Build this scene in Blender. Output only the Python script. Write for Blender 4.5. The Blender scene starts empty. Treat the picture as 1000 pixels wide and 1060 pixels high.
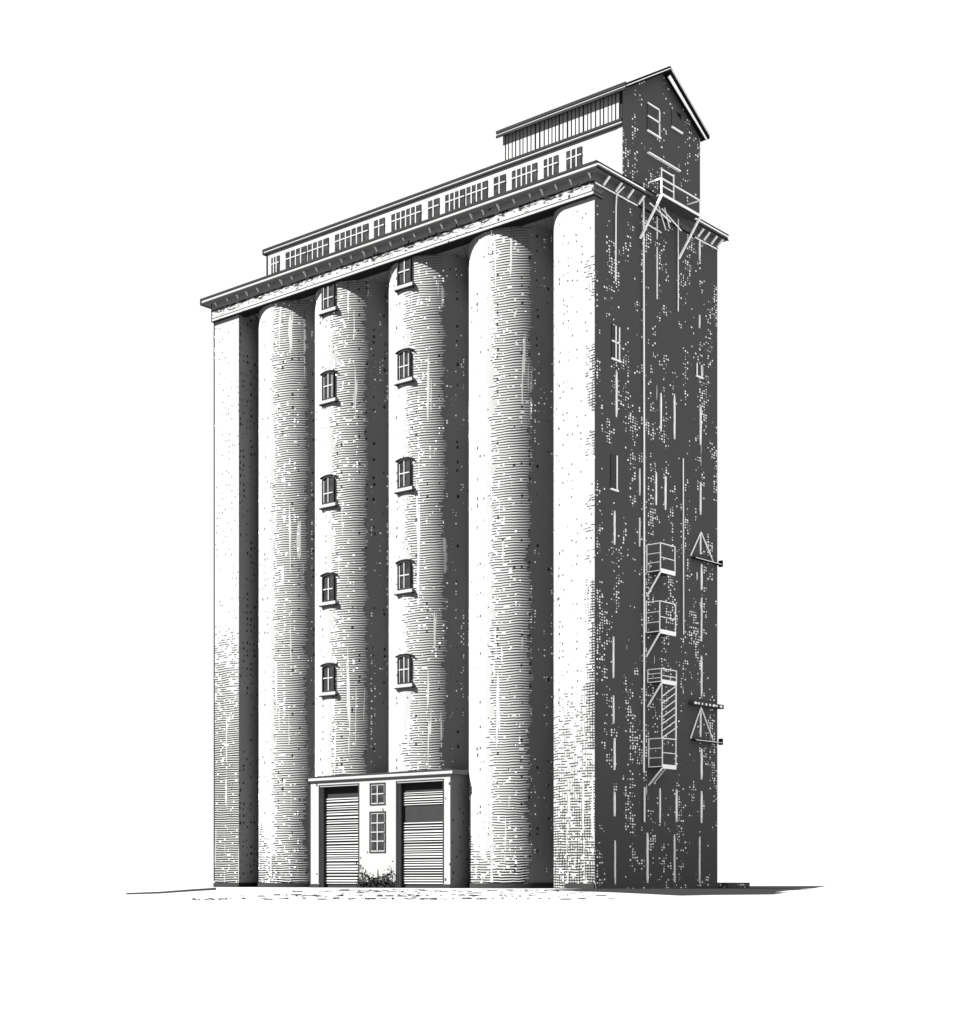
import bpy, bmesh, math, random
from mathutils import Vector
random.seed(7)
scn = bpy.context.scene
COL = scn.collection
R = math.radians

# ---------------------------------------------------------------- camera, sky, sun, exposure
F = 1694.0; HOR = 910.0; CAMH = 0.40; X0 = 4.588; D0 = 67.0
RT = (0.763, 0.646); FW = (-0.646, 0.763)          # camera right / forward on the ground
cam = bpy.data.cameras.new('camera'); camo = bpy.data.objects.new('camera', cam); COL.objects.link(camo)
cam.sensor_fit = 'HORIZONTAL'; cam.sensor_width = 36; cam.lens = F * 36 / 1000
cam.shift_y = (HOR - 530) / 1000; cam.clip_end = 6000; cam.clip_start = 0.2
camo.location = (-(X0*RT[0] + D0*FW[0]), -(X0*RT[1] + D0*FW[1]), CAMH)
camo.rotation_euler = (R(90), 0, math.asin(0.646))
scn.camera = camo
CX, CY = camo.location.x, camo.location.y

EXPO = 3.2
scn.view_settings.view_transform = 'Standard'; scn.view_settings.look = 'None'
scn.view_settings.exposure = EXPO; scn.view_settings.gamma = 1
SUN_EL = R(42); SD = (-0.598, -0.801)
w = bpy.data.worlds.new('World'); scn.world = w; w.use_nodes = True
nt = w.node_tree; nt.nodes.clear()
sk = nt.nodes.new('ShaderNodeTexSky'); sk.sky_type = 'NISHITA'; sk.sun_disc = False
sk.sun_elevation = SUN_EL; sk.sun_rotation = math.atan2(SD[0], SD[1]); sk.dust_density = 6
bw = nt.nodes.new('ShaderNodeRGBToBW'); mn = nt.nodes.new('ShaderNodeMath'); mn.operation = 'MINIMUM'
mn.inputs[1].default_value = 1.0; mu = nt.nodes.new('ShaderNodeMath'); mu.operation = 'MULTIPLY'; mu.inputs[1].default_value = 60                    # an even, blown-out white sky
bg = nt.nodes.new('ShaderNodeBackground'); bg.inputs[1].default_value = 1.03 / 2**EXPO
wo = nt.nodes.new('ShaderNodeOutputWorld')
nt.links.new(sk.outputs[0], bw.inputs[0]); nt.links.new(bw.outputs[0], mu.inputs[0]); nt.links.new(mu.outputs[0], mn.inputs[0])
nt.links.new(mn.outputs[0], bg.inputs[0]); nt.links.new(bg.outputs[0], wo.inputs[0])
sl = bpy.data.lights.new('sun', 'SUN'); sl.energy = 5; sl.angle = R(0.5); sl.color = (1, .993, .98)
so = bpy.data.objects.new('sun', sl); COL.objects.link(so)
so.rotation_euler = Vector((SD[0]*math.cos(SUN_EL), SD[1]*math.cos(SUN_EL), math.sin(SUN_EL))).to_track_quat('Z', 'Y').to_euler()
so.location = (-30, -40, 60)

# ---------------------------------------------------------------- photograph pixel -> place in the world
def s_of(x, proud=0.0):                              # on the side wall: metres behind the near corner
    k = (x - 500) / F
    return (k*(D0 - .646*proud) - X0 - .763*proud) / (.646 - .763*k)
def z_of(y, s, proud=0.0):
    return (HOR - y) * (D0 + .763*s - .646*proud) / F + CAMH
def t_of(x, y0=0.0):                                 # on a plane parallel to the front, y0 behind it
    k = (x - 500) / F
    return (X0 + .646*y0 - k*(D0 + .763*y0)) / (.763 + .646*k)
def ground_at(px, py):
    d = CAMH * F / (py - HOR); X = (px - 500) / F * d
    return (CX + X*RT[0] + d*FW[0], CY + X*RT[1] + d*FW[1])

# ---------------------------------------------------------------- mesh helpers
class MB:
    def __init__(s): s.v = []; s.f = []; s.m = []; s.sm = []
    def add(s, vs, fs, m=0, smooth=False):
        o = len(s.v); s.v += [tuple(p) for p in vs]
        for f in fs: s.f.append([i + o for i in f]); s.m.append(m); s.sm.append(smooth)
        return s
    def box(s, x0, x1, y0, y1, z0, z1, m=0):
        if x0 > x1: x0, x1 = x1, x0
        if y0 > y1: y0, y1 = y1, y0
        if z0 > z1: z0, z1 = z1, z0
        vs = [(x, y, z) for z in (z0, z1) for y in (y0, y1) for x in (x0, x1)]
        return s.add(vs, [(0,2,3,1),(4,5,7,6),(0,1,5,4),(2,6,7,3),(0,4,6,2),(1,3,7,5)], m)
    def prism(s, poly, a, b, axis='z', m=0, smooth=False):   # poly counter-clockwise seen from +axis
        n = len(poly)
        def P(p, h):
            if axis == 'z': return (p[0], p[1], h)
            if axis == 'x': return (h, p[0], p[1])
            return (p[1], h, p[0])                   # y: poly is (z, x)
        vs = [P(p, a) for p in poly] + [P(p, b) for p in poly]
        fs = [tuple(reversed(range(n))), tuple(range(n, 2*n))]
        s.add(vs, fs, m)
        o = len(s.v) - 2*n
        if smooth: o = len(s.v); s.v += [tuple(p) for p in vs]   # own vertices, so the caps do not bend the side's normals
        for i in range(n):
            j = (i+1) % n; s.f.append([o+i, o+j, o+n+j, o+n+i]); s.m.append(m); s.sm.append(smooth)
        return s
    def bar(s, p, q, w, h=None, m=0):
        h = h or w; p = Vector(p); q = Vector(q); d = (q-p).normalized()
        u = d.cross(Vector((0,0,1)));  u = u.normalized() if u.length > 1e-4 else Vector((1,0,0))
        v = u.cross(d).normalized()
        vs = [c + u*a*w/2 + v*b*h/2 for c in (p, q) for a, b in ((-1,-1),(1,-1),(1,1),(-1,1))]
        return s.add(vs, [(3,2,1,0),(4,5,6,7),(0,1,5,4),(1,2,6,5),(2,3,7,6),(3,0,4,7)], m)
    def tube(s, pts, r, n=10, m=0):
        pts = [Vector(p) for p in pts]; rings = []
        for i, p in enumerate(pts):
            d = (pts[min(i+1, len(pts)-1)] - pts[max(i-1, 0)]).normalized()
            a = Vector((1,0,0)) if abs(d.x) < .8 else Vector((0,1,0))
            u = d.cross(a).normalized(); v = d.cross(u)
            rings.append([p + (u*math.cos(2*math.pi*k/n) + v*math.sin(2*math.pi*k/n))*r for k in range(n)])
        vs = [q for rg in rings for q in rg]; fs = []
        for i in range(len(pts)-1):
            for k in range(n):
                l = (k+1) % n; fs.append((i*n+k, i*n+l, (i+1)*n+l, (i+1)*n+k))
        s.add(vs, fs, m, True); s.add(rings[0], [tuple(range(n))], m); s.add(rings[-1], [tuple(reversed(range(n)))], m)
        return s
    def build(s, name, mats, parent=None, origin=None, bevel=0.0):
        me = bpy.data.meshes.new(name); o3 = Vector(origin) if origin else Vector((0,0,0))
        me.from_pydata([tuple(Vector(p) - o3) for p in s.v], [], s.f)
        if not isinstance(mats, (list, tuple)): mats = [mats]
        for mt in mats: me.materials.append(mt)
        me.polygons.foreach_set('material_index', s.m); me.polygons.foreach_set('use_smooth', s.sm)
        bm = bmesh.new(); bm.from_mesh(me); bmesh.ops.recalc_face_normals(bm, faces=bm.faces); bm.to_mesh(me); bm.free()
        ob = bpy.data.objects.new(name, me); COL.objects.link(ob)
        ob.location = o3
        if parent is not None:
            ob.parent = parent
            ob.location = o3 - WORLD.get(parent.name, Vector((0,0,0)))
        WORLD[ob.name] = o3
        if bevel:
            b = ob.modifiers.new('bevel', 'BEVEL'); b.width = bevel; b.segments = 2; b.limit_method = 'ANGLE'
        return ob
WORLD = {}
def empty(name, loc):
    o = bpy.data.objects.new(name, None); COL.objects.link(o); o.location = loc; o.empty_display_size = .3
    WORLD[o.name] = Vector(loc); return o
def tag(o, label=None, cat=None, group=None, kind=None):
    for k, v in (('label', label), ('category', cat), ('group', group), ('kind', kind)):
        if v: o[k] = v
    return o

# ---------------------------------------------------------------- materials
class NT:
    def __init__(s, name):
        s.mat = bpy.data.materials.new(name); s.mat.use_nodes = True; s.t = s.mat.node_tree; s.t.nodes.clear()
        s.geo = s.t.nodes.new('ShaderNodeNewGeometry'); s.P = s.geo.outputs['Position']
    def lk(s, v, inp):
        if isinstance(v, bpy.types.NodeSocket): s.t.links.new(v, inp)
        elif v is not None: inp.default_value = v
    def m(s, op, a, b=None, c=None, clamp=False):
        n = s.t.nodes.new('ShaderNodeMath'); n.operation = op; n.use_clamp = clamp
        for i, v in enumerate((a, b, c)): s.lk(v, n.inputs[i]) if v is not None else None
        return n.outputs[0]
    def v(s, op, a, b=None, scale=None):
        n = s.t.nodes.new('ShaderNodeVectorMath'); n.operation = op
        s.lk(a, n.inputs[0])
        if b is not None: s.lk(b, n.inputs[1])
        if scale is not None: s.lk(scale, n.inputs['Scale'])
        return n.outputs[0]
    def sep(s, a):
        n = s.t.nodes.new('ShaderNodeSeparateXYZ'); s.lk(a, n.inputs[0]); return n.outputs
    def comb(s, x, y, z):
        n = s.t.nodes.new('ShaderNodeCombineXYZ'); [s.lk(q, n.inputs[i]) for i, q in enumerate((x, y, z))]; return n.outputs[0]
    def noise(s, vec, scale, detail=2, rough=.5):
        n = s.t.nodes.new('ShaderNodeTexNoise'); s.lk(vec, n.inputs['Vector']); n.inputs['Scale'].default_value = scale
        n.inputs['Detail'].default_value = detail; n.inputs['Roughness'].default_value = rough; return n.outputs['Fac']
    def voro(s, vec, scale, rnd=1.0):
        n = s.t.nodes.new('ShaderNodeTexVoronoi'); s.lk(vec, n.inputs['Vector']); n.inputs['Scale'].default_value = scale
        n.inputs['Randomness'].default_value = rnd; n.voronoi_dimensions = '3D'
        return n.outputs['Distance'], n.outputs['Color']
    def ramp(s, v, lo, hi):                          # linear 0..1 between lo and hi
        n = s.t.nodes.new('ShaderNodeMapRange'); n.clamp = True; s.lk(v, n.inputs[0])
        s.lk(lo, n.inputs[1]); s.lk(hi, n.inputs[2]); return n.outputs[0]
    def mix(s, f, a, b):
        n = s.t.nodes.new('ShaderNodeMix'); n.data_type = 'FLOAT'; s.lk(f, n.inputs[0]); s.lk(a, n.inputs[2]); s.lk(b, n.inputs[3]); return n.outputs[0]
    def out(s, col, normal=None, rough=.95, spec=0.0, metal=0.0):
        b = s.t.nodes.new('ShaderNodeBsdfPrincipled'); o = s.t.nodes.new('ShaderNodeOutputMaterial')
        if isinstance(col, bpy.types.NodeSocket):
            c = s.comb(col, col, col); s.t.links.new(c, b.inputs['Base Color'])
        else: b.inputs['Base Color'].default_value = (col, col, col, 1)
        b.inputs['Roughness'].default_value = rough; b.inputs['Specular IOR Level'].default_value = spec
        b.inputs['Metallic'].default_value = metal
        if normal is not None: s.t.links.new(normal, b.inputs['Normal'])
        s.t.links.new(b.outputs[0], o.inputs[0]); return s.mat

PITCH = 0.112
def concrete(name, base=.10, hatch=0.0, pits=.35, chips=.35, shade_grime=None, streak=False, grid=False, shade_edge=False):
    n = NT(name); P = n.P; X, Y, Z = n.sep(P)
    # coordinates unrolled along the surface: an along-wall value and height
    A = n.m('ADD', n.m('MULTIPLY', X, 1.0), n.m('MULTIPLY', Y, 0.7))
    big = n.noise(n.comb(A, 0.0, n.m('MULTIPLY', Z, .35)), 1.1, 4, .6)
    fine = n.noise(P, 9, 3, .6)
    col = n.m('MULTIPLY', base, n.m('ADD', .90, n.m('MULTIPLY', n.m('ADD', big, fine), .10)))
    # hatch rows: one every PITCH metres, wandering a little, broken at intervals
    wob = n.m('MULTIPLY', n.m('SUBTRACT', n.noise(n.comb(n.m('MULTIPLY', A, .9), 3.0, n.m('MULTIPLY', Z, .8)), 1.0, 2), .5), 1.3)
    zc = n.m('ADD', n.m('DIVIDE', Z, PITCH), wob)
    row = n.m('FLOOR', zc); fr = n.m('FRACT', zc)
    brk = n.noise(n.comb(n.m('MULTIPLY', A, 3.2), n.m('MULTIPLY', row, 7.31), 0.0), 1.0, 1)
    edge = n.noise(n.comb(n.m('MULTIPLY', A, 1.1), 9.0, n.m('MULTIPLY', Z, .22)), 1.0, 4, .65)
    nrm = None
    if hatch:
        # hatched shade put into the normals, growing as the drum turns from the sun
        sun_dot = n.v('DOT_PRODUCT', n.geo.outputs['Normal'], (-.598, -.801, 0)); sun_dot = n.t.nodes[-1].outputs['Value']
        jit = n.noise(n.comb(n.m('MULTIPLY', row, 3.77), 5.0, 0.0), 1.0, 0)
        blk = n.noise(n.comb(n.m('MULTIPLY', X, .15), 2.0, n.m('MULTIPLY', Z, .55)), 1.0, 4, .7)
        side = n.m('ADD', sun_dot, n.m('ADD', n.m('MULTIPLY', n.m('SUBTRACT', blk, .5), .50), n.m('MULTIPLY', n.m('SUBTRACT', jit, .5), .22)))
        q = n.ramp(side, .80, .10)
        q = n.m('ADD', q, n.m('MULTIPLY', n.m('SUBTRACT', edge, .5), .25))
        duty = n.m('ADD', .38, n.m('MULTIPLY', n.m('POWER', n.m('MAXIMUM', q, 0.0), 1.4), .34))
        duty = n.m('ADD', duty, n.m('LESS_THAN', n.m('ADD', side, n.m('MULTIPLY', n.m('SUBTRACT', brk, .5), .16)), .09))  # normals turned fully dark just short of where sunlight ends
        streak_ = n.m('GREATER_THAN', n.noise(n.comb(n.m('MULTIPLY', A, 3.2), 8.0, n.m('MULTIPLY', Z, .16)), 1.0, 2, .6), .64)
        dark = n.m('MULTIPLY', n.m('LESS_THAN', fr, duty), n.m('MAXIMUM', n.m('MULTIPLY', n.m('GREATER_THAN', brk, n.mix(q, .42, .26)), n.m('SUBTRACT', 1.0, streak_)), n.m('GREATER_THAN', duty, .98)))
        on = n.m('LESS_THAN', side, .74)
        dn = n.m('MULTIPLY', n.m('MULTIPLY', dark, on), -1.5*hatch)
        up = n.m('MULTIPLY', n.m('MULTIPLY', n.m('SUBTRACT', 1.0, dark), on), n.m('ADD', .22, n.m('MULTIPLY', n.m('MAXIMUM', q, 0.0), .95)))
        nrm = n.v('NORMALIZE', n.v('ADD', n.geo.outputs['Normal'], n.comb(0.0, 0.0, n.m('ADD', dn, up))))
    if shade_grime is not None:                             # hatched shade painted on piers, grime at silo feet; (z full, z end)
        z0, z1, xa, xb = shade_grime
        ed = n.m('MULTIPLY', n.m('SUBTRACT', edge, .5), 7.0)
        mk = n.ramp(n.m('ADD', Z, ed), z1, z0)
        if xa is not None:  # stripe of painted shade at the pier's right edge
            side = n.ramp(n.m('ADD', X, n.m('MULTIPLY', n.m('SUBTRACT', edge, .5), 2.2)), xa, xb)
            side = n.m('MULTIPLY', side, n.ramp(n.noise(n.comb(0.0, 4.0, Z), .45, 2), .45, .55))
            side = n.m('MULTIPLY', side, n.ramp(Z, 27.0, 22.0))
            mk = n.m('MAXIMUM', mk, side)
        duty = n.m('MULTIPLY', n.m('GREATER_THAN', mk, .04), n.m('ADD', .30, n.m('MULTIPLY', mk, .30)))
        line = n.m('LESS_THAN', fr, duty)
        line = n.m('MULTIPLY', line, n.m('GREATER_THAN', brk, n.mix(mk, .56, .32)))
        nd = n.v('DOT_PRODUCT', n.geo.outputs['Normal'], (-.598, -.801, 0)); nd = n.t.nodes[-1].outputs['Value']   # lines only where the face turns to the sun
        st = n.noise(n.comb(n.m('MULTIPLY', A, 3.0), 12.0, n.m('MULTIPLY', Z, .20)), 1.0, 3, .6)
        line_gate = n.m('MULTIPLY', n.m('GREATER_THAN', nd, .15), n.m('LESS_THAN', st, .60))
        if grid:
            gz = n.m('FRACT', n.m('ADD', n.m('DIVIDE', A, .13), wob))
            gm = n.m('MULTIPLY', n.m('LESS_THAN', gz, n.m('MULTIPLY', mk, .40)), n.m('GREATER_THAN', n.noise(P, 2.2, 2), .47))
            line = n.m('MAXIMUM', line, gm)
        line = n.m('MULTIPLY', n.m('MULTIPLY', line, line_gate), n.m('GREATER_THAN', mk, .06))
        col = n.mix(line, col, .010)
    if pits:
        d, c = n.voro(n.v('MULTIPLY', P, (1, 1, .75)), 4.2, .45); cr = n.sep(c)
        dens = n.ramp(n.noise(n.comb(n.m('MULTIPLY', A, 2.6), 2.0, n.m('MULTIPLY', Z, .30)), 1.0, 3), .40, .66)
        on = n.m('LESS_THAN', cr[0], n.m('ADD', .03 + .05*pits, n.m('MULTIPLY', dens, pits)))
        dot = n.m('LESS_THAN', d, n.m('ADD', .13, n.m('MULTIPLY', cr[1], .15)))
        col = n.mix(n.m('MULTIPLY', on, dot), col, .016)
    if shade_edge:                                         # ragged dark dashes painted along the eave shadow's edge
        rg = n.noise(n.comb(n.m('MULTIPLY', A, 3.0), 1.0, n.m('MULTIPLY', Z, 11.0)), 1.0, 4, .7)
        th = n.m('MULTIPLY', n.ramp(n.m('ADD', Z, n.m('MULTIPLY', n.m('SUBTRACT', edge, .5), .6)), 28.55, 28.93), .20)
        col = n.mix(n.m('GREATER_THAN', n.m('ADD', rg, n.m('SUBTRACT', th, n.ramp(Z, 28.95, 28.99))), .635), col, .010)
    if chips:
        G = n.comb(n.m('MULTIPLY', A, 1.0), 0.5, n.m('MULTIPLY', Z, 1.0)) if streak else P
        d, c = n.voro(G, 8.5, .30); cr = n.sep(c)
        cl = n.noise(n.comb(n.m('MULTIPLY', A, 1.3), 6.0, n.m('MULTIPLY', Z, .22)), 1.0, 3, .6)
        cl2 = n.noise(n.comb(n.m('MULTIPLY', A, 2.2), 1.0, n.m('MULTIPLY', Z, 1.3)), 1.0, 2, .6)
        dens = n.ramp(n.m('ADD', n.m('MULTIPLY', cl, .6), n.m('MULTIPLY', cl2, .4)), .505, .60)
        on = n.m('LESS_THAN', cr[0], n.m('ADD', .006, n.m('MULTIPLY', dens, chips)))
        dot = n.m('LESS_THAN', d, n.m('ADD', .17, n.m('MULTIPLY', cr[1], .18)))
        col = n.mix(n.m('MULTIPLY', on, dot), col, .88)
    if streak:                                       # thin broken runs of lime down the wall
        sv = n.noise(n.comb(n.m('MULTIPLY', A, 9.0), 3.0, n.m('MULTIPLY', Z, .55)), 1.0, 2, .5)
        col = n.mix(n.m('GREATER_THAN', sv, .735), col, .80)
    return n.out(col, nrm)

def plain(name, c, var=.12, scale=6, rough=.9, spec=0.0):
    n = NT(name); f = n.noise(n.P, scale, 3, .6)
    return n.out(n.m('MULTIPLY', c, n.m('ADD', 1 - var/2, n.m('MULTIPLY', f, var))), None, rough, spec)

M = {}
M['silo'] = concrete('weathered_shaded_concrete_round', .100, hatch=.86, pits=.55, chips=.50, shade_grime=(.2, 2.6, None, None))
M['pier_left'] = concrete('weathered_shaded_concrete_left_pier', .107, pits=1.6, chips=.1, shade_grime=(6.5, 13.0, None, None))
M['pier_right'] = concrete('weathered_shaded_concrete_right_pier', .107, pits=1.6, chips=.1, shade_grime=(-1.0, 8.5, -.62, .1), grid=True)
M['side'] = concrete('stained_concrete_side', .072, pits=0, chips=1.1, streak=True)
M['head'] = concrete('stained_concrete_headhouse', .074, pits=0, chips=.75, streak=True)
M['beam'] = concrete('concrete_beam', .107, pits=.30, chips=.0, shade_edge=True)
M['shed'] = concrete('rendered_shed_wall', .103, pits=.35, chips=.0)
M['gallery'] = plain('painted_gallery_wall', .107, .08)
M['ink'] = plain('black_tarred_trim', .011, .3)
M['roof'] = plain('dark_roofing', .055, .3)
M['dark'] = plain('dark_grey_plain', .06, .3)  # even dark grey for rear wall and plank
M['white'] = plain('white_painted_steel', .93, .2, 12, .6)
M['trim'] = plain('pale_painted_timber', .115, .15, 12)
M['ledge'] = plain('pale_render', .105, .1); M['bracket'] = plain('pale_bracket_paint', .45, .3)
n = NT('window_glass'); f = n.noise(n.P, 3.5, 3)
M['glass'] = n.out(n.m('MULTIPLY', .012, n.ramp(f, .2, .7)), None, .12, .3)
M['asphalt_and_shade'] = plain('black_asphalt_and_shade', .009, .5, 3)
M['stone'] = plain('dark_stone', .012, .5, 8)
M['leaf'] = plain('dark_leaf', .013, .5, 8)
n = NT('pale_ground'); f = n.noise(n.P, .7, 5, .6); f2 = n.noise(n.P, 14, 3, .6)
M['ground'] = n.out(n.m('MULTIPLY', .112, n.m('ADD', .95, n.m('MULTIPLY', n.m('ADD', f, f2), .07))))

# ---------------------------------------------------------------- ground
def gh(x, y):                                        # low swell of ground, added to hide the building's long cast shadow
    dx, dy = x - CX, y - CY
    cr = dx*RT[0] + dy*RT[1]; d = dx*FW[0] + dy*FW[1]
    u = cr / max(d, 1)
    sw = min(max((u - .185) / .05, 0), 1); sw = sw*sw*(3 - 2*sw)
    b = math.exp(-((d - 50) / 7.0)**2)
    return .372 * sw * b
mb = MB(); vs = []; fs = []
ds = [-400, -60, -10, 0, 10, 20, 26, 30, 34, 37, 40, 42, 44, 46, 48, 50, 52, 54, 56, 58, 60, 63, 66, 70, 76, 84, 100, 140, 220, 400, 900, 2500, 5000]
us = [-5000, -1500, -400, -120, -50, -20, -5, 0, 3, 5, 6, 7, 8, 9, 10, 11, 12, 13, 14, 15, 16, 17, 18, 20, 23, 27, 32, 40, 60, 120, 400, 1500, 5000]
for d in ds:
    for u in us:
        x = CX + u*RT[0] + d*FW[0]; y = CY + u*RT[1] + d*FW[1]
        vs.append((x, y, gh(x, y) if 20 < d < 80 and 0 < u < 60 else 0.0))
nu = len(us)
for i in range(len(ds)-1):
    for j in range(nu-1): fs.append((i*nu+j, i*nu+j+1, (i+1)*nu+j+1, (i+1)*nu+j))
mb.add(vs, fs, 0, True); g = mb.build('ground', M['ground']); tag(g, kind='structure')

def flat(name, pts, z, mat):
    b = MB(); b.add([(x, y, z) for x, y in pts], [tuple(range(len(pts)))]); return tag(b.build(name, mat), kind='structure')
flat('path', [ground_at(131, 925.9), ground_at(131, 924.6), ground_at(165, 923.3), ground_at(200, 920.6), ground_at(224, 919.0), ground_at(224, 921.2), ground_at(200, 922.6), ground_at(165, 925.0)], .006, M['asphalt_and_shade'])
flat('ground_shade', [ground_at(560, 921.2), ground_at(640, 924.0), ground_at(705, 927.2), ground_at(740, 926.5), ground_at(800, 926.0), ground_at(866, 921.4), ground_at(820, 919.6), ground_at(747, 918.6), ground_at(617, 919.9)], .006, M['asphalt_and_shade'])  # dark sheet standing in for the building's shadow on the ground

# ---------------------------------------------------------------- grain elevator
RS = 2.3; ZB = 28.40; ZR = 29.50; W = 23.65; DP = 9.36
el = empty('grain_elevator', (-11.8, 4.7, 0))
tag(el, 'tall concrete grain elevator with four round silos and a gabled headhouse on its roof', 'grain elevator')
# silos
silo_x = [-19.5, -15.5, -10.62, -5.74]
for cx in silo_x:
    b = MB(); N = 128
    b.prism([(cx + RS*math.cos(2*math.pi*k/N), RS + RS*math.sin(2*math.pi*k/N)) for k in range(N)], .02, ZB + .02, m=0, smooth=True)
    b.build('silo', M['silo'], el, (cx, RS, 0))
# corner piers
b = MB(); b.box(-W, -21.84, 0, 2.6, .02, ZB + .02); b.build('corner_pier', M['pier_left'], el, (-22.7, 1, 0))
pl = [(-.004, 0), (-.004, 2.6), (-2.78, 2.6), (-2.78, 1.3)]
pl += [(-2.78 + 1.3 - 1.3*math.cos(a), 1.3 - 1.3*math.sin(a)) for a in [math.pi/2*k/24 for k in range(1, 25)]]
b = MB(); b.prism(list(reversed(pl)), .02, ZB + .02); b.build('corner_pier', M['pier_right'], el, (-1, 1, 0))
# rear body and side wall
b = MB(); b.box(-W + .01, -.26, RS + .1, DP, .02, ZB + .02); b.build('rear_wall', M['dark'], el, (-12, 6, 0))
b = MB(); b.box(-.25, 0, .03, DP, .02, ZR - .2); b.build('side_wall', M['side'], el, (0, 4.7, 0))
# dark corner bead on the far left edge, plinth
b = MB(); b.box(-W - .095, -W, .0, .5, .3, ZB); b.build('corner_bead', M['ink'], el, (-W, 0, 0))
for bx4 in ((-W - .06, -21.80, -.05, 1.5), (-1.48, 0, -.05, .5), (.002, .05, .0, DP + .05)):
    b = MB(); b.box(*bx4, 0, .22); b.build('plinth', M['side'] if bx4[0] == .002 else M['ink'], el, (bx4[0], bx4[2], 0))
for cx in silo_x:
    q = MB(); q.prism([(cx + (RS+.05)*math.cos(2*math.pi*k/64), RS + (RS+.05)*math.sin(2*math.pi*k/64)) for k in range(64)], 0, .22, smooth=True)
    q.build('plinth', M['ink'], el, (cx, RS, 0))
# cornice beam, with its ledge and shadow line; wraps the side
b = MB()
b.box(-W - .04, .05, -.16, .55, ZB + .14, ZR - .24, 0)
b.box(-W - .04, .05, -.16, .55, ZB, ZB + .10, 0)
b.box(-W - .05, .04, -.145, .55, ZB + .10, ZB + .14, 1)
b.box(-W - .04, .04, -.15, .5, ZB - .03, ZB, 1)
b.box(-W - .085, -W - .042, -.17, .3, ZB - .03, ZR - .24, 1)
b.box(-W + .6, -.3, .56, DP, ZB, ZR - .24, 0)
b.box(0.002, .05, .55, DP, ZB + .5, ZR - .24, 0)
cor = b.build('cornice', [M['beam'], M['ink']], el, (-12, 0, ZB))
for sa_, sb_ in ((-.05, 2.95), (7.4, DP)):
    b = MB(); b.box(.051, .08, sa_, sb_, ZB + .45, ZB + .50); b.build('moulding', M['white'], cor, (0, sa_, ZB))
b = MB(); b.box(-24.12, .45, -.47, DP + .18, ZR - .24, ZR, 0)
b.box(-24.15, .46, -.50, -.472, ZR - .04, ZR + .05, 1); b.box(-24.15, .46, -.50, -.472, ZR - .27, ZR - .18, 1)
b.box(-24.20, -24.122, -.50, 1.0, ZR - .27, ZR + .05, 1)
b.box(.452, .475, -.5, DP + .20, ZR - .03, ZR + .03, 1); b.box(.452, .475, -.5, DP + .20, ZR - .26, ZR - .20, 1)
rf = b.build('roof', [M['ledge'], M['ink']], el, (-12, 0, ZR))
for sa_, sb_ in ((-.45, 2.9), (6.4, DP + .18)):
    b = MB(); b.box(.476, .50, sa_, sb_, ZR - .12, ZR - .06); b.build('drip_edge', M['white'], rf, (0, sa_, ZR))
for i in range(30):                                  # brackets under the front eave
    x = -W + .35 + i * (W - .5) / 29
    x += random.uniform(-.12, .12); k_ = random.uniform(.35, .75); b = MB(); b.prism([(-.165, ZR - .245), (-.165, ZR - .245 - .34*k_), (-.22, ZR - .245 - .22*k_), (-.165 - .27*k_, ZR - .30), (-.165 - .27*k_, ZR - .245)], x - .022, x + .022, 'x')
    b.build('bracket', M['bracket'], cor, (x, -.2, ZR - .4))
for s in [.5, 1.35, 2.2, 3.0, 7.6, 8.1, 8.7, 9.2]:
    b = MB(); b.bar((.09, s, ZR - .55), (.40, s, ZR - .27), .07); b.build('bracket', M['white'], cor, (.2, s, ZR - .4))

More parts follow.
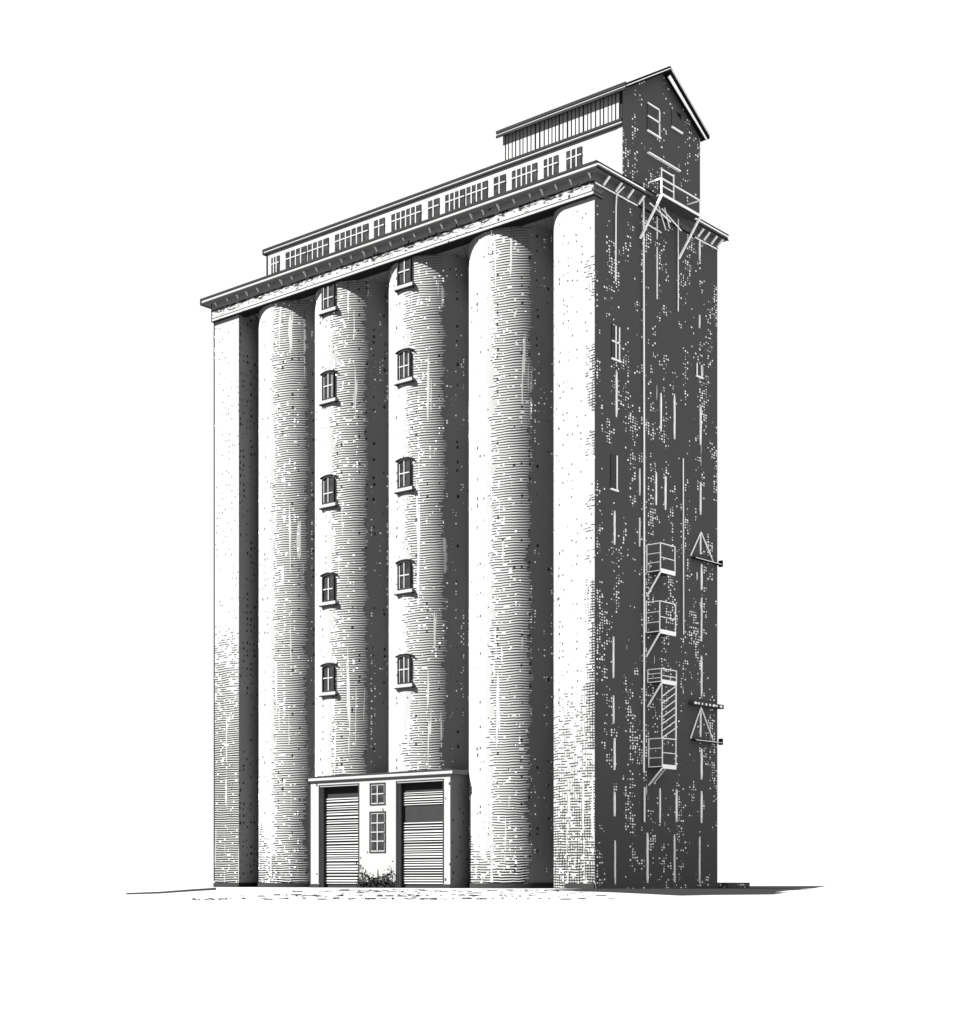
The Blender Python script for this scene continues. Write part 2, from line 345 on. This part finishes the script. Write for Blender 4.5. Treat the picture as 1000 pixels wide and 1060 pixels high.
# ---- silo windows
def arch_pts(w2, z0, z1, rise, n=8):
    pts = [(-w2, z0), (w2, z0), (w2, z1)]
    pts += [(w2*math.cos(a), z1 + rise*math.sin(a)) for a in [math.pi*k/n for k in range(1, n)]]
    return pts + [(-w2, z1)]
def arch_window(cx, zc, parent, flat_top=False, wd=.80, ht=1.30):
    w2 = wd/2; z0 = zc - ht/2; z1 = zc + ht/2 - (.0 if flat_top else .17); rise = 0 if flat_top else .17
    root_loc = (cx, 0, z0)
    # frame: outer arch ring proud of the wall
    outer = arch_pts(w2, z0, z1, rise); inner = arch_pts(w2 - .075, z0 + .07, z1 - (.07 if flat_top else 0), max(rise - .06, 0))
    if flat_top: outer = [(-w2, z0), (w2, z0), (w2, z1), (-w2, z1)]; inner = [(-w2+.075, z0+.07), (w2-.075, z0+.07), (w2-.075, z1-.07), (-w2+.075, z1-.07)]
    b = MB(); n = len(outer); ya, yb = -.065, .10
    vs = [(cx+p[0], ya, p[1]) for p in outer] + [(cx+p[0], ya, p[1]) for p in inner] + [(cx+p[0], yb, p[1]) for p in outer] + [(cx+p[0], yb, p[1]) for p in inner]
    fs = []
    for i in range(n):
        j = (i+1) % n
        fs += [(i, j, n+j, n+i), (2*n+i, i, n+i, 3*n+i), (i, 2*n+i, 2*n+j, j), (n+j, 3*n+j, 3*n+i, n+i)]
    fs = [f for f in fs if len(set(f)) == 4]
    fs = []
    for i in range(n):
        j = (i+1) % n
        fs += [(i, j, n+j, n+i), (i, 2*n+i, 2*n+j, j), (n+i, n+j, 3*n+j, 3*n+i)]
    b.add(vs, fs, 0)
    win = b.build('window', [M['ink']], parent, root_loc)
    b = MB(); b.prism([(p[1], cx + p[0]) for p in inner], -.015, .0, 'y'); b.build('pane', M['glass'], win, (cx, 0, z0))
    b = MB()
    for dx, wx in random.choice((((0, .055), (-w2 + .13, .03), (w2 - .13, .04)), ((0, .055), (w2 - .12, .05)), ((.02, .06),), ((0, .05), (-w2 + .12, .04)))):
        b.box(cx+dx-wx/2, cx+dx+wx/2, -.05, -.017, z0 + .07, z1 + (rise*.5 if dx == 0 else -.02))
    zm = z0 + (z1 - z0)*random.choice((.44, .52, .58, .52))
    b.box(cx - w2 + .08, cx + w2 - .08, -.055, -.018, zm - .025, zm + .03)
    b.build('muntins', M['trim'], win, (cx, 0, z0))
    b = MB(); b.box(cx - w2 - .14, cx + w2 + .14, -.11, .12, z0 - .15, z0 - .01, 0)
    b.box(cx - w2 - .15, cx + w2 + .15, -.115, .12, z0 - .20, z0 - .152, 1)
    b.build('sill', [M['ledge'], M['ink']], win, (cx, 0, z0))
    if not flat_top:
        for nm, r0, r1, mt, yy in (('lintel', .10, .17, M['ink'], -.08),):
            b = MB(); k = 10; pts = []
            vs = []; fs = []
            for i in range(k+1):
                u = -1 + 2*i/k; x = cx + u*(w2 + .12); zz = z1 + (rise + .03)*math.sqrt(max(1 - (u*.86)**2, 0)) 
                vs += [(x, yy, zz), (x, yy, zz + .04), (x, .12, zz + .04), (x, .12, zz)]
            for i in range(k):
                o = i*4; fs += [(o, o+4, o+5, o+1), (o+1, o+5, o+6, o+2), (o+3, o+7, o+4, o)]
            fs += [(0, 1, 2, 3), (4*k+3, 4*k+2, 4*k+1, 4*k)]
            b.add(vs, fs); b.build(nm, mt, win, (cx, 0, z0))
for cx in (-15.5, -10.62):
    for zc in (9.85, 14.1, 18.7, 23.6): arch_window(cx, zc, el)
    arch_window(cx, 27.80, el, True, .84, 1.18)

# ---- gallery along the roof
YG = 1.975; TG = 21.9; ZG = 32.02
b = MB(); b.box(-TG, -6.455, YG, 7.9, ZR + .002, ZG)
b.build('gallery_wall', M['gallery'], el, (-14, YG, ZR))
b = MB(); b.box(-TG - .08, -TG - .001, YG - .03, YG + .3, ZR + .03, ZG); b.build('corner_bead', M['ink'], el, (-TG, YG, ZR))
b = MB(); b.box(-TG - .22, -.01, YG - .07, YG - .002, ZG + .02, ZG + .11, 0)
b.box(-TG - .22, -6.46, YG - .001, 8.1, ZG + .02, ZG + .11, 0)
b.box(-TG - .24, -.01, YG - .10, YG - .005, ZG + .112, ZG + .21, 1); b.box(-TG - .24, -.01, YG - .09, YG - .03, ZG - .06, ZG + .018, 1)
b.box(-TG - .30, -TG - .242, YG - .10, 8.1, ZG - .06, ZG + .21, 1)
b.build('gallery_roof', [M['ledge'], M['ink']], el, (-14, YG, ZG))
wins = [(281.8, 290, 3), (296.6, 318, 4), (319.5, 340.9, 4), (347.6, 382, 6), (388, 398.8, 2), (406, 436.6, 6), (444, 455.4, 2), (461.6, 481.8, 4), (483.7, 505.4, 4), (512, 524, 2), (530.7, 556.6, 5), (563.7, 578.4, 3), (587, 603, 3)]
for xa, xb, nc in wins:
    x0 = -t_of(xa, YG); x1 = -t_of(xb, YG); z0, z1 = 30.88, 31.68
    b = MB(); b.box(x0, x1, YG - .035, YG - .03, z0, z1); b.box(x0, x1, YG - .03, YG, z0, z0 + .04); b.box(x0, x1, YG - .03, YG, z1 - .04, z1)
    b.box(x0, x0 + .04, YG - .03, YG, z0 + .04, z1 - .04); b.box(x1 - .04, x1, YG - .03, YG, z0 + .04, z1 - .04)
    wn = b.build('window', M['glass'], el, (x0, YG, z0))
    b = MB(); cw = (x1 - x0) / nc
    for i in range(1, nc): b.box(x0 + i*cw - .035, x0 + i*cw + .035, YG - .06, YG - .036, z0, z1)
    zm = z0 + .46; b.box(x0, x1, YG - .063, YG - .0365, zm - .028, zm + .028)
    b.build('muntins', M['trim'], wn, (x0, YG, z0))

# ---- headhouse
TH = 6.45; Y0, Y1 = YG, 7.92; ZE = 33.45; ZP = 35.22; YM = (Y0 + Y1)/2
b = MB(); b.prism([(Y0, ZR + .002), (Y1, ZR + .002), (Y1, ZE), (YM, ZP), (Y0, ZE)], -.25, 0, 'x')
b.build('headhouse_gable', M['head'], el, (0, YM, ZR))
b = MB(); b.prism([(Y0, ZR + .002), (Y1, ZR + .002), (Y1, ZE), (YM, ZP), (Y0, ZE)], -TH, -.252, 'x')
hw = b.build('headhouse_wall', M['gallery'], el, (-3, YM, ZR))
b = MB(); b.box(-.2515, -.002, Y0 - .012, Y0 - .002, ZR + .1, ZG - .04)
b.build('headhouse_corner', M['shed'], hw, (0, Y0, ZR))
b = MB(); b.box(-TH - .03, -.001, Y0 - .03, Y0 - .003, ZG + .22, ZE + .1); b.build('siding_backing', M['ink'], el, (-3, Y0, ZG))
b = MB(); x = -TH + .02
while x < -.12:
    wv = random.choice((.11, .13, .15, .17)); b.box(x, min(x + wv, -.02), Y0 - .085, Y0 - .031, ZG + .22, ZE + .02); x += wv + random.choice((.06, .07, .09))
b.build('siding', M['trim'], el, (-3, Y0, ZG))
# gable roof: two slopes with overhangs
pit = (ZP - ZE) / (YM - Y0); ov = .30
def slope(y, extra): return ZE + (min(y, 2*YM - y) - Y0)*pit + extra
b = MB()
for sgn in (0, 1):
    ya, yb = (Y0 - ov, YM) if sgn == 0 else (YM, Y1 + .16)
    b.prism([(ya, slope(ya, .02)), (yb, slope(yb, .02)), (yb, slope(yb, .22)), (ya, slope(ya, .22))], -TH - .13, .40, 'x')
b.box(-TH - .16, .402, Y0 - ov - .06, Y0 - ov - .001, slope(Y0-ov, .135), slope(Y0-ov, .26)); b.box(-TH - .16, .402, Y0 - ov - .06, Y0 - ov - .001, slope(Y0-ov, -.05), slope(Y0-ov, .055))
hr = b.build('headhouse_roof', M['ink'], el, (-3, YM, ZP))
b = MB(); b.box(-TH - .12, .38, Y0 - ov - .03, Y0 - ov - .002, slope(Y0-ov, .07), slope(Y0-ov, .125)); b.build('fascia', M['trim'], hr, (-3, Y0 - ov, ZE))
b = MB()
b.prism([(Y0 - ov, slope(Y0-ov, .09)), (YM, slope(YM, .09)), (YM, slope(YM, .13)), (Y0 - ov, slope(Y0-ov, .13))], .402, .42, 'x')
b.prism([(YM + .05, slope(YM + .05, .12)), (Y1 + .14, slope(Y1 + .14, .12)), (Y1 + .14, slope(Y1 + .14, .155)), (YM + .05, slope(YM + .05, .155))], .402, .42, 'x')
b.prism([(YM - .06, slope(YM, -.26)), (YM + .10, slope(YM, -.11)), (Y1 + .08, slope(Y1+.08, -.04)), (Y1 + .02, slope(Y1+.02, -.14))], .30, .33, 'x')
b.build('bargeboard', M['white'], hr, (.4, YM, ZP))
# headhouse openings on the gable
def line_window(s0, s1, z0, z1, bars, parent=el, name='window'):
    b = MB(); b.box(.003, .03, s0, s1, z0, z1); wn = b.build(name, M['glass'], parent, (0, s0, z0))
    b = MB(); e = .055
    for k in bars:
        if k == 't': b.box(.031, .07, s0, s1, z1 - e, z1)
        if k == 'b': b.box(.031, .10, s0 - .05, s1 + .05, z0 - e, z0 + .01)
        if k == 'l': b.box(.031, .07, s0, s0 + e, z0, z1)
        if k == 'r': b.box(.031, .07, s1 - e, s1, z0, z1)
        if k == 'm': b.box(.031, .07, s0, s1, (z0+z1)/2, (z0+z1)/2 + e)
        if k == 'v': b.box(.031, .07, (s0+s1)/2 - e/2, (s0+s1)/2 + e/2, z0, z1)
    b.build('frame', M['white'], wn, (0, s0, z0)); return wn
line_window(3.75, 4.66, 32.35, 33.55, 'tbrm')
line_window(5.60, 6.35, 33.15, 33.95, 'b')
line_window(.72+.35, 1.42+.35, 0, 0, '') if False else None
# small windows on the side wall
def swin(xa, xb, ya, yb, bars):
    s0, s1 = s_of(xa), s_of(xb); line_window(s0, s1, z_of(yb, s0), z_of(ya, s0), bars)
swin(633.0, 641, 336, 371, 'brvm'); swin(632, 638.5, 470, 506, 'br')
swin(720.5, 726, 376, 389, 'lrb')
# door to the balcony, canopy
dr = MB().box(.003, .03, 4.75, 5.75, ZR + .12, 31.15).build('door', M['roof'], el, (0, 4.75, ZR))
b = MB(); b.box(.031, .07, 4.75, 4.81, ZR + .12, 31.1); b.box(.031, .07, 5.69, 5.75, ZR + .12, 31.1); b.box(.031, .07, 4.81, 5.69, 31.0, 31.06); b.box(.031, .07, 4.81, 5.69, 30.3, 30.35)
b.build('frame', M['white'], dr, (0, 4.75, ZR))
b = MB(); b.box(.003, .12, 3.75, 6.2, 31.37, 31.43); b.build('canopy', M['white'], el, (0, 4, 31.4))

# ---- pale uprights on the side wall, each a batten of its own
bat = [(638, 385, 432), (636, 529, 564), (634.8, 659, 702), (635, 720, 749), (636, 764, 797), (636, 820, 845), (636.5, 870, 916),
       (684, 407, 447), (698, 410, 455), (679, 489, 523), (688.7, 493, 528), (662, 485, 513), (662, 536, 566),
       (725, 421, 461), (725, 499, 533), (725, 552, 574), (726, 584, 611), (726, 619, 664), (726, 679, 721), (725, 733, 763), (726, 775, 807), (726, 819, 852),
       (683, 816, 852), (700, 817, 851), (670, 862, 914), (698, 864, 913), (724, 866, 913), (724, 326, 340), (724, 246, 269), (680, 222, 248), (680, 256, 310)]
for x, ya, yb in bat:
    s = s_of(x); w2 = random.choice((.035, .042, .052))
    if x in (680, 662): w2 = .022
    zz0, zz1 = z_of(yb, s), z_of(ya, s); b = MB(); nseg = max(2, int((zz1 - zz0)/.25))
    pts = []
    for i in range(nseg + 1):
        u = i/nseg; tp = 1 if 0 < i < nseg else .55
        ww = w2*tp*random.uniform(.85, 1.1); dx = random.uniform(-.008, .008)
        zz = zz0 + (zz1-zz0)*u
        pts += [(.002, s - ww + dx, zz), (.05, s - ww + dx, zz), (.05, s + ww + dx, zz), (.002, s + ww + dx, zz)]
    fs = [(0,1,2,3), tuple(4*nseg+q for q in (3,2,1,0))]
    for i in range(nseg):
        for q in range(4):
            r = (q+1) % 4; fs.append((4*i+q, 4*i+r, 4*i+4+r, 4*i+4+q))
    b.add(pts, fs); b.build('batten', M['white'], el, (0, s, zz0))
# drainpipes
def pipe(pts, r, name='drainpipe'):
    b = MB(); b.tube(pts, r); return b.build(name, M['white'], el, pts[-1])
s = s_of(636.4); pipe([(.30, s + .28, ZR - .30), (.12, s, z_of(202, s)), (.08, s, z_of(215, s)), (.08, s - .03, z_of(292, s))], .032)
s = s_of(665.2)
pipe([(.10, s - .05, z_of(203, s)), (.10, s - .03, z_of(300, s)), (.10, s, z_of(460, s)), (.10, s, z_of(640, s)), (.10, s - .02, z_of(800, s))], .04)
s2 = s_of(665.5); pipe([(.10, s2, z_of(815, s2)), (.10, s2, z_of(851, s2))], .04)
s = s_of(700.6); pipe([(.09, s, z_of(216, s)), (.09, s, z_of(323, s))], .028)
s = s_of(705.8); pipe([(.09, s, z_of(475, s)), (.09, s + .03, z_of(657, s))], .028)

# ---------------------------------------------------------------- low concrete step behind the right corner
b = MB(); b.box(-3.0, .55, DP + .06, DP + 1.9, 0, .24)
tag(b.build('loading_step', M['side'], None, (0, DP, 0)), 'low dark slab step at the right foot of the elevator side wall', 'step')

# ---------------------------------------------------------------- loading shed at the foot
FY = -.35; xl, xr = -t_of(322, FY), -t_of(466.5, FY); HS = 5.0
sh = empty('loading_shed', ((xl+xr)/2, -.5, 0)); tag(sh, 'low white flat roofed shed with two shutter doors against the silo feet', 'shed')
d1 = (-t_of(331.5, FY), -t_of(371.5, FY)); d2 = (-t_of(411.5, FY), -t_of(459, FY)); ZD = 4.72
b = MB()
b.box(xl, d1[0], FY, .9, 0, ZD); b.box(d1[1], d2[0], FY, .9, 0, ZD); b.box(d2[1], xr, FY, .9, 0, ZD)
b.box(xl, xr, FY, .9, ZD, HS); b.build('wall', M['shed'], sh, (-11, 0, 0))
b = MB(); b.box(xl - .12, xr + .16, FY - .05, .9, HS + .002, HS + .20, 0)
b.box(xl - .13, xr + .17, FY - .075, FY - .052, HS + .17, HS + .23, 1); b.box(xl - .13, xr + .17, FY - .075, FY - .030, HS - .04, HS + .02, 1)
b.box(xl - .145, xl - .122, FY - .075, .8, HS - .03, HS + .23, 1)
b.build('roof', [M['ledge'], M['ink']], sh, (-11, 0, HS))
b = MB(); b.box(xl - .04, xl - .001, FY - .02, 0, 0, HS - .03); b.build('corner_bead', M['ink'], sh, (xl, 0, 0))
for xa, xb, hh in ((xl - .02, d1[0] - .005, .17), (d1[1] + .005, d2[0] - .005, .28), (d2[1] + .005, xr + .03, .17)):
    b = MB(); b.box(xa, xb, FY - .04, FY - .001, 0, hh); b.build('plinth', M['ink'], sh, (xa, FY, 0))
def shutter(x0, x1, zs, name):
    yb = FY + .30
    b = MB(); b.box(x0 + .001, x1 - .001, yb, yb + .05, .01, ZD - .002); dd = b.build(name, M['ink'], sh, (x0, yb, 0))
    for za, zb in zs:
        b = MB(); z = za
        while z < zb - .03:
            h = .058 + random.uniform(-.022, .022)
            xa = x0 + .10 + random.uniform(0, .05); xb = x1 - .08 - random.uniform(0, .03)
            b.add([(xa, yb - .008, z), (xb, yb - .008, z), (xb, yb - .05, z + .01), (xa, yb - .05, z + .01), (xa, yb - .03, z + h), (xb, yb - .03, z + h), (xb, yb - .008, z + h), (xa, yb - .008, z + h)],
                  [(0,1,2,3), (3,2,5,4), (4,5,6,7), (0,3,4,7), (1,6,5,2)])
            z += h + .050 + random.choice((0, 0, .01, .035))
        b.build('slats', M['trim'], dd, (x0, yb, za))
    b = MB(); b.box(x0 + .02, x0 + .06, FY + .1, FY + .16, .02, ZD - .01); b.build('door_rail', M['trim'], sh, (x0, FY, 0))
    b = MB(); b.box(x0 - .06, x0 - .001, FY - .02, FY - .001, .2, ZD + .05); b.box(x1 + .001, x1 + .05, FY - .02, FY - .001, .2, ZD + .05); b.box(x0 - .06, x1 + .05, FY - .02, FY - .001, ZD + .052, ZD + .09)
    b.build('door_frame', M['ink'], sh, (x0, FY, 0))
shutter(d1[0], d1[1], [(.18, 4.20)], 'shutter_door')
shutter(d2[0], d2[1], [(.18, 2.95), (3.72, 4.35)], 'shutter_door')
def shed_window(x0, x1, z0, z1, rows):
    b = MB(); e = .05
    b.box(x0, x1, FY - .03, FY - .002, z0, z0 + e); b.box(x0, x1, FY - .03, FY - .002, z1 - e, z1)
    b.box(x0, x0 + e, FY - .03, FY - .002, z0 + e, z1 - e); b.box(x1 - e, x1, FY - .03, FY - .002, z0 + e, z1 - e)
    wn = b.build('window', M['ink'], sh, (x0, FY, z0))
    b = MB(); x0 += e + .05; x1 -= e + .05; z0 += e + .06; z1 -= e + .06
    b.box(x0, x1, FY - .008, FY - .003, z0, z1); b.build('pane', M['glass'], wn, (x0, FY, z0))
    b = MB()
    for i in range(1, rows): zz = z0 + (z1-z0)*i/rows; b.box(x0, x1, FY - .03, FY - .009, zz - .022, zz + .022)
    xm = (x0+x1)/2; b.box(xm - .025, xm + .025, FY - .032, FY - .0095, z0, z1)
    b.build('muntins', M['trim'], wn, (x0, FY, z0))
wx0, wx1 = -t_of(383.5, FY), -t_of(399.5, FY)
shed_window(wx0, wx1, 3.77, 4.78, 2); shed_window(wx0 - .02, wx1 + .02, 1.60, 3.48, 4)

# ---------------------------------------------------------------- roof balcony on the side, above the eave
PB = 1.15; sa, sb = 3.16, 6.12; zf = 29.2
bal = empty('roof_balcony', (.5, (sa+sb)/2, zf)); tag(bal, 'steel balcony with braces high on the side wall under the headhouse door', 'balcony')
b = MB(); b.box(.48, PB, sa, sb, zf - .10, zf - .02, 0); b.box(PB + .001, PB + .03, sa, sb, zf - .11, zf - .01, 1)
b.build('floor', [M['roof'], M['white']], bal, (.5, 4.6, zf))
b = MB()
for s in (sa, sb): b.bar((PB, s, zf), (PB, s, zf + .62), .05)
b.bar((PB, sa, zf + .6), (PB, sb, zf + .6), .05); b.bar((PB, sa, zf + .6), (.5, sa, zf + .6), .05); b.bar((PB, sb, zf + .6), (.5, sb, zf + .6), .05)
b.build('railing', M['white'], bal, (PB, 4.6, zf))
for s in (sa, sb):
    b = MB(); b.bar((PB, s, zf - .12), (.06, s, zf - 1.65), .075); b.build('brace', M['white'], bal, (.5, s, zf - .8))
b = MB()
b.bar((.52, 3.2, zf - .25), (1.05, 4.0, zf - .95), .04); b.bar((.52, 4.1, zf - .2), (1.0, 4.9, zf - 1.05), .04)
b.bar((.1, 3.25, zf - .9), (.1, 4.7, zf - .95), .04); b.bar((.5, 3.9, zf - .15), (.4, 4.6, zf - .95), .035); b.bar((.6, 4.2, zf - .15), (.5, 4.75, zf - .85), .035)
b.build('joist', M['white'], bal, (.5, 4, zf - .5))

# ---------------------------------------------------------------- fire escape
fe = empty('fire_escape', (.4, 3.9, 5)); tag(fe, 'pale steel fire escape with four landings on the dark side wall', 'fire escape')
PF = .75
def fpt(x, y, out=PF):
    s = s_of(x, out); return (out, s, z_of(y, s, out))
land = [(669, 684, 699, 562, 591, (680, 592), (668.6, 616)), (668.6, 683.3, 699.6, 622, 654, (681.5, 656.6), (667, 676.5)),
        (669, 685, 700.5, 692, 706, (677, 709), (665.7, 729)), (673.6, 686, 700, 764, 794, (685, 794), (665.7, 812))]
for i, (xa, xm, xb, yt, yb, ba, bb) in enumerate(land):
    p0 = fpt(xm, yb); p1 = fpt(xb, yb); pa = fpt(xa, yb, .12)
    b = MB(); zfl = p0[2]
    b.add([(PF, p0[1], zfl), (PF, p1[1], zfl), (.03, p1[1], zfl), (.03, p0[1], zfl), (PF, p0[1], zfl+.05), (PF, p1[1], zfl+.05), (.03, p1[1], zfl+.05), (.03, p0[1], zfl+.05)],
          [(0,1,2,3), (4,5,6,7), (0,1,5,4), (1,2,6,5), (2,3,7,6), (3,0,4,7)], 0)
    b.box(PF + .001, PF + .02, p0[1], p1[1], zfl - .06, zfl + .12, 1)
    ld = b.build('landing', [M['roof'], M['white']], fe, (.4, p0[1], zfl))
    b = MB(); zt = z_of(yt, p0[1], PF); wr = .036
    for px in (p0[1], p1[1]): b.bar((PF, px, zfl), (PF, px, zt), wr)
    b.bar((PF, p0[1], zt), (PF, p1[1], zt), wr); b.bar((PF, p0[1], zfl + (zt-zfl)*.5), (PF, p1[1], zfl + (zt-zfl)*.5), wr*.8)
    # return rail back to the wall on the camera side
    b.bar((.05, p0[1], zfl), (.05, p0[1], zt), wr); b.bar((PF, p0[1], zt), (.05, p0[1], zt), wr)
    for q in (.33, .66): b.bar((PF, p0[1], zfl + (zt-zfl)*q), (.05, p0[1], zfl + (zt-zfl)*q), wr*.8)
    b.bar((PF, p0[1], zfl + .03), (.05, p0[1], zfl + .03), wr)
    b.build('railing', M['white'], ld, (PF, p0[1], zfl))
    b = MB(); b.bar((PF, p0[1], zfl - .05), (.05, p0[1], zfl - (.75 if i == 3 else 1.0)), .055)
    if i == 3: b.bar((PF, p0[1] + .25, zfl - .05), (.15, p0[1] + .25, zfl - .65), .03)
    b.build('brace', M['white'], ld, (.4, p0[1], zfl - .5))
# ladder stair between third and fourth landings
b = MB(); A0 = fpt(685.5, 708); A1 = fpt(700, 708); B0 = fpt(685.5, 764); B1 = fpt(700, 764)
b.bar(A0, (A0[0], A0[1], B0[2]), .03); b.bar(A1, (A1[0], A1[1], B0[2]), .05)
zt, zb = A0[2], B0[2]
for i in range(7):
    z = zt - .25 - i*(zt - zb - .4)/6.5
    b.bar((PF - .02, A0[1], z - .30), (PF - .02, A1[1], z + .25 - .05*i/6), .03)
b.build('stair', M['white'], fe, (PF, A0[1], zb))

# ---------------------------------------------------------------- strut brackets near the far right edge
def strut_bracket(ytop, ya, label, plank):
    s = s_of(725); z = z_of(ytop, s)
    r = empty('wall_bracket', (0, s, z_of(ya, s))); tag(r, label, 'bracket', 'steel brackets at the back edge of the side wall')
    zb = z_of(ya, s)
    for ds in (-.95, .90):
        b = MB(); b.bar((.05, s, z), (.12, s + ds, zb - .08), .04); b.build('strut', M['white'], r, (.05, s, zb))
    b = MB(); b.box(.04, .22, s - .75, DP + .12, zb - .16, zb - .10, 0); b.box(.04, .22, DP + .02, DP + .12, zb - .22, zb + .06, 0)
    b.build('arm', M['ink'], r, (.1, s, zb))
    b = MB(); b.box(.221, .235, s - .7, DP, zb - .145, zb - .12, 0); b.build('arm_edge', M['white'], r, (.1, s, zb))
    if plank:
        b = MB(); b.box(.04, .28, s - .95, DP + .10, z + .02, z + .20); b.build('plank', M['dark'], r, (.1, s, z))
        b = MB()
        k = s - .9
        while k < DP - .1: b.box(.281, .295, k, k + random.uniform(.05, .22), z + .06, z + .15); k += .3
        b.build('plank_edge', M['white'], r, (.1, s, z))
strut_bracket(551, 577, 'upper steel strut bracket near the back edge of the dark side wall', False)
strut_bracket(732, 764, 'lower steel strut bracket under a plank near the back edge of the side wall', True)

# ---------------------------------------------------------------- weeds between the shutter doors, dark stones on the ground
def weeds(x0, x1, y, h, n, label):
    r = empty('weed_clump', ((x0+x1)/2, y, 0)); tag(r, label, 'weeds')
    b = MB()
    for i in range(n):
        u = random.random(); x = x0 + (x1-x0)*u; hh = h*(1.0 - .55*math.sin(u*math.pi)**.8)*1.15
        z = hh * random.random()**1.6 if random.random() < .9 else hh*random.uniform(.8, 1.35)
        yy = y - random.uniform(0, .22)
        c = Vector((x, yy, z + .03)); sz = random.uniform(.03, .075)
        a = Vector((random.uniform(-1,1), random.uniform(-1,1), random.uniform(-1,1))).normalized(); q = a.orthogonal().normalized()
        b.add([c + a*sz, c + q*sz*.6, c - a*sz, c - q*sz*.6], [(0,1,2,3)])
    b.build('leaves', M['leaf'], r, ((x0+x1)/2, y, 0))
    b = MB()
    for i in range(14):
        x = random.uniform(x0, x1); b.bar((x, y - .08, 0), (x + random.uniform(-.1,.1), y - random.uniform(.05,.2), random.uniform(.2, h)), .014)
    b.build('stems', M['leaf'], r, ((x0+x1)/2, y, 0))
weeds(d1[1] + .05, d2[0] - .1, FY - .05, .85, 650, 'dark straggling weeds growing against the shed wall between its two doors')

b = MB()
def stone(px, py, wpx, hz):
    x, y = ground_at(px, py); d = CAMH*F/(py-HOR); wm = wpx*d/F/2
    n = 7; vs = []; 
    for k in range(n):
        a = 2*math.pi*k/n; rr = random.uniform(.7, 1.1)
        ox = math.cos(a)*wm*rr; oy = math.sin(a)*min(wm, .5)*.8*rr
        vs.append((x + ox*RT[0] + oy*FW[0], y + ox*RT[1] + oy*FW[1], 0.0))
    vs += [(x + (p[0]-x)*.7, y + (p[1]-y)*.7, hz) for p in vs[:n]]
    fs = [tuple(range(n, 2*n))] + [(k, (k+1) % n, n + (k+1) % n, n + k) for k in range(n)]
    b.add(vs, fs)
for i in range(230):
    px = random.triangular(218, 645, 430); py = random.choice((921.5, 922.5, 923.5, 925, 926.8, 927.4, 928, 930.5, 931)) + random.uniform(-.4, .4)
    if px < 300 and py < 925: continue
    stone(px, py, random.choice((2, 3, 3, 5, 8, 13)), random.uniform(.012, .030))
for i in range(24): stone(random.uniform(200, 240), 931 + random.uniform(-.6, .6), random.uniform(2, 4), .02)
tag(b.build('gravel', M['stone']), 'scattered flat dark stones on the pale ground in front of the elevator', 'gravel', kind='stuff')
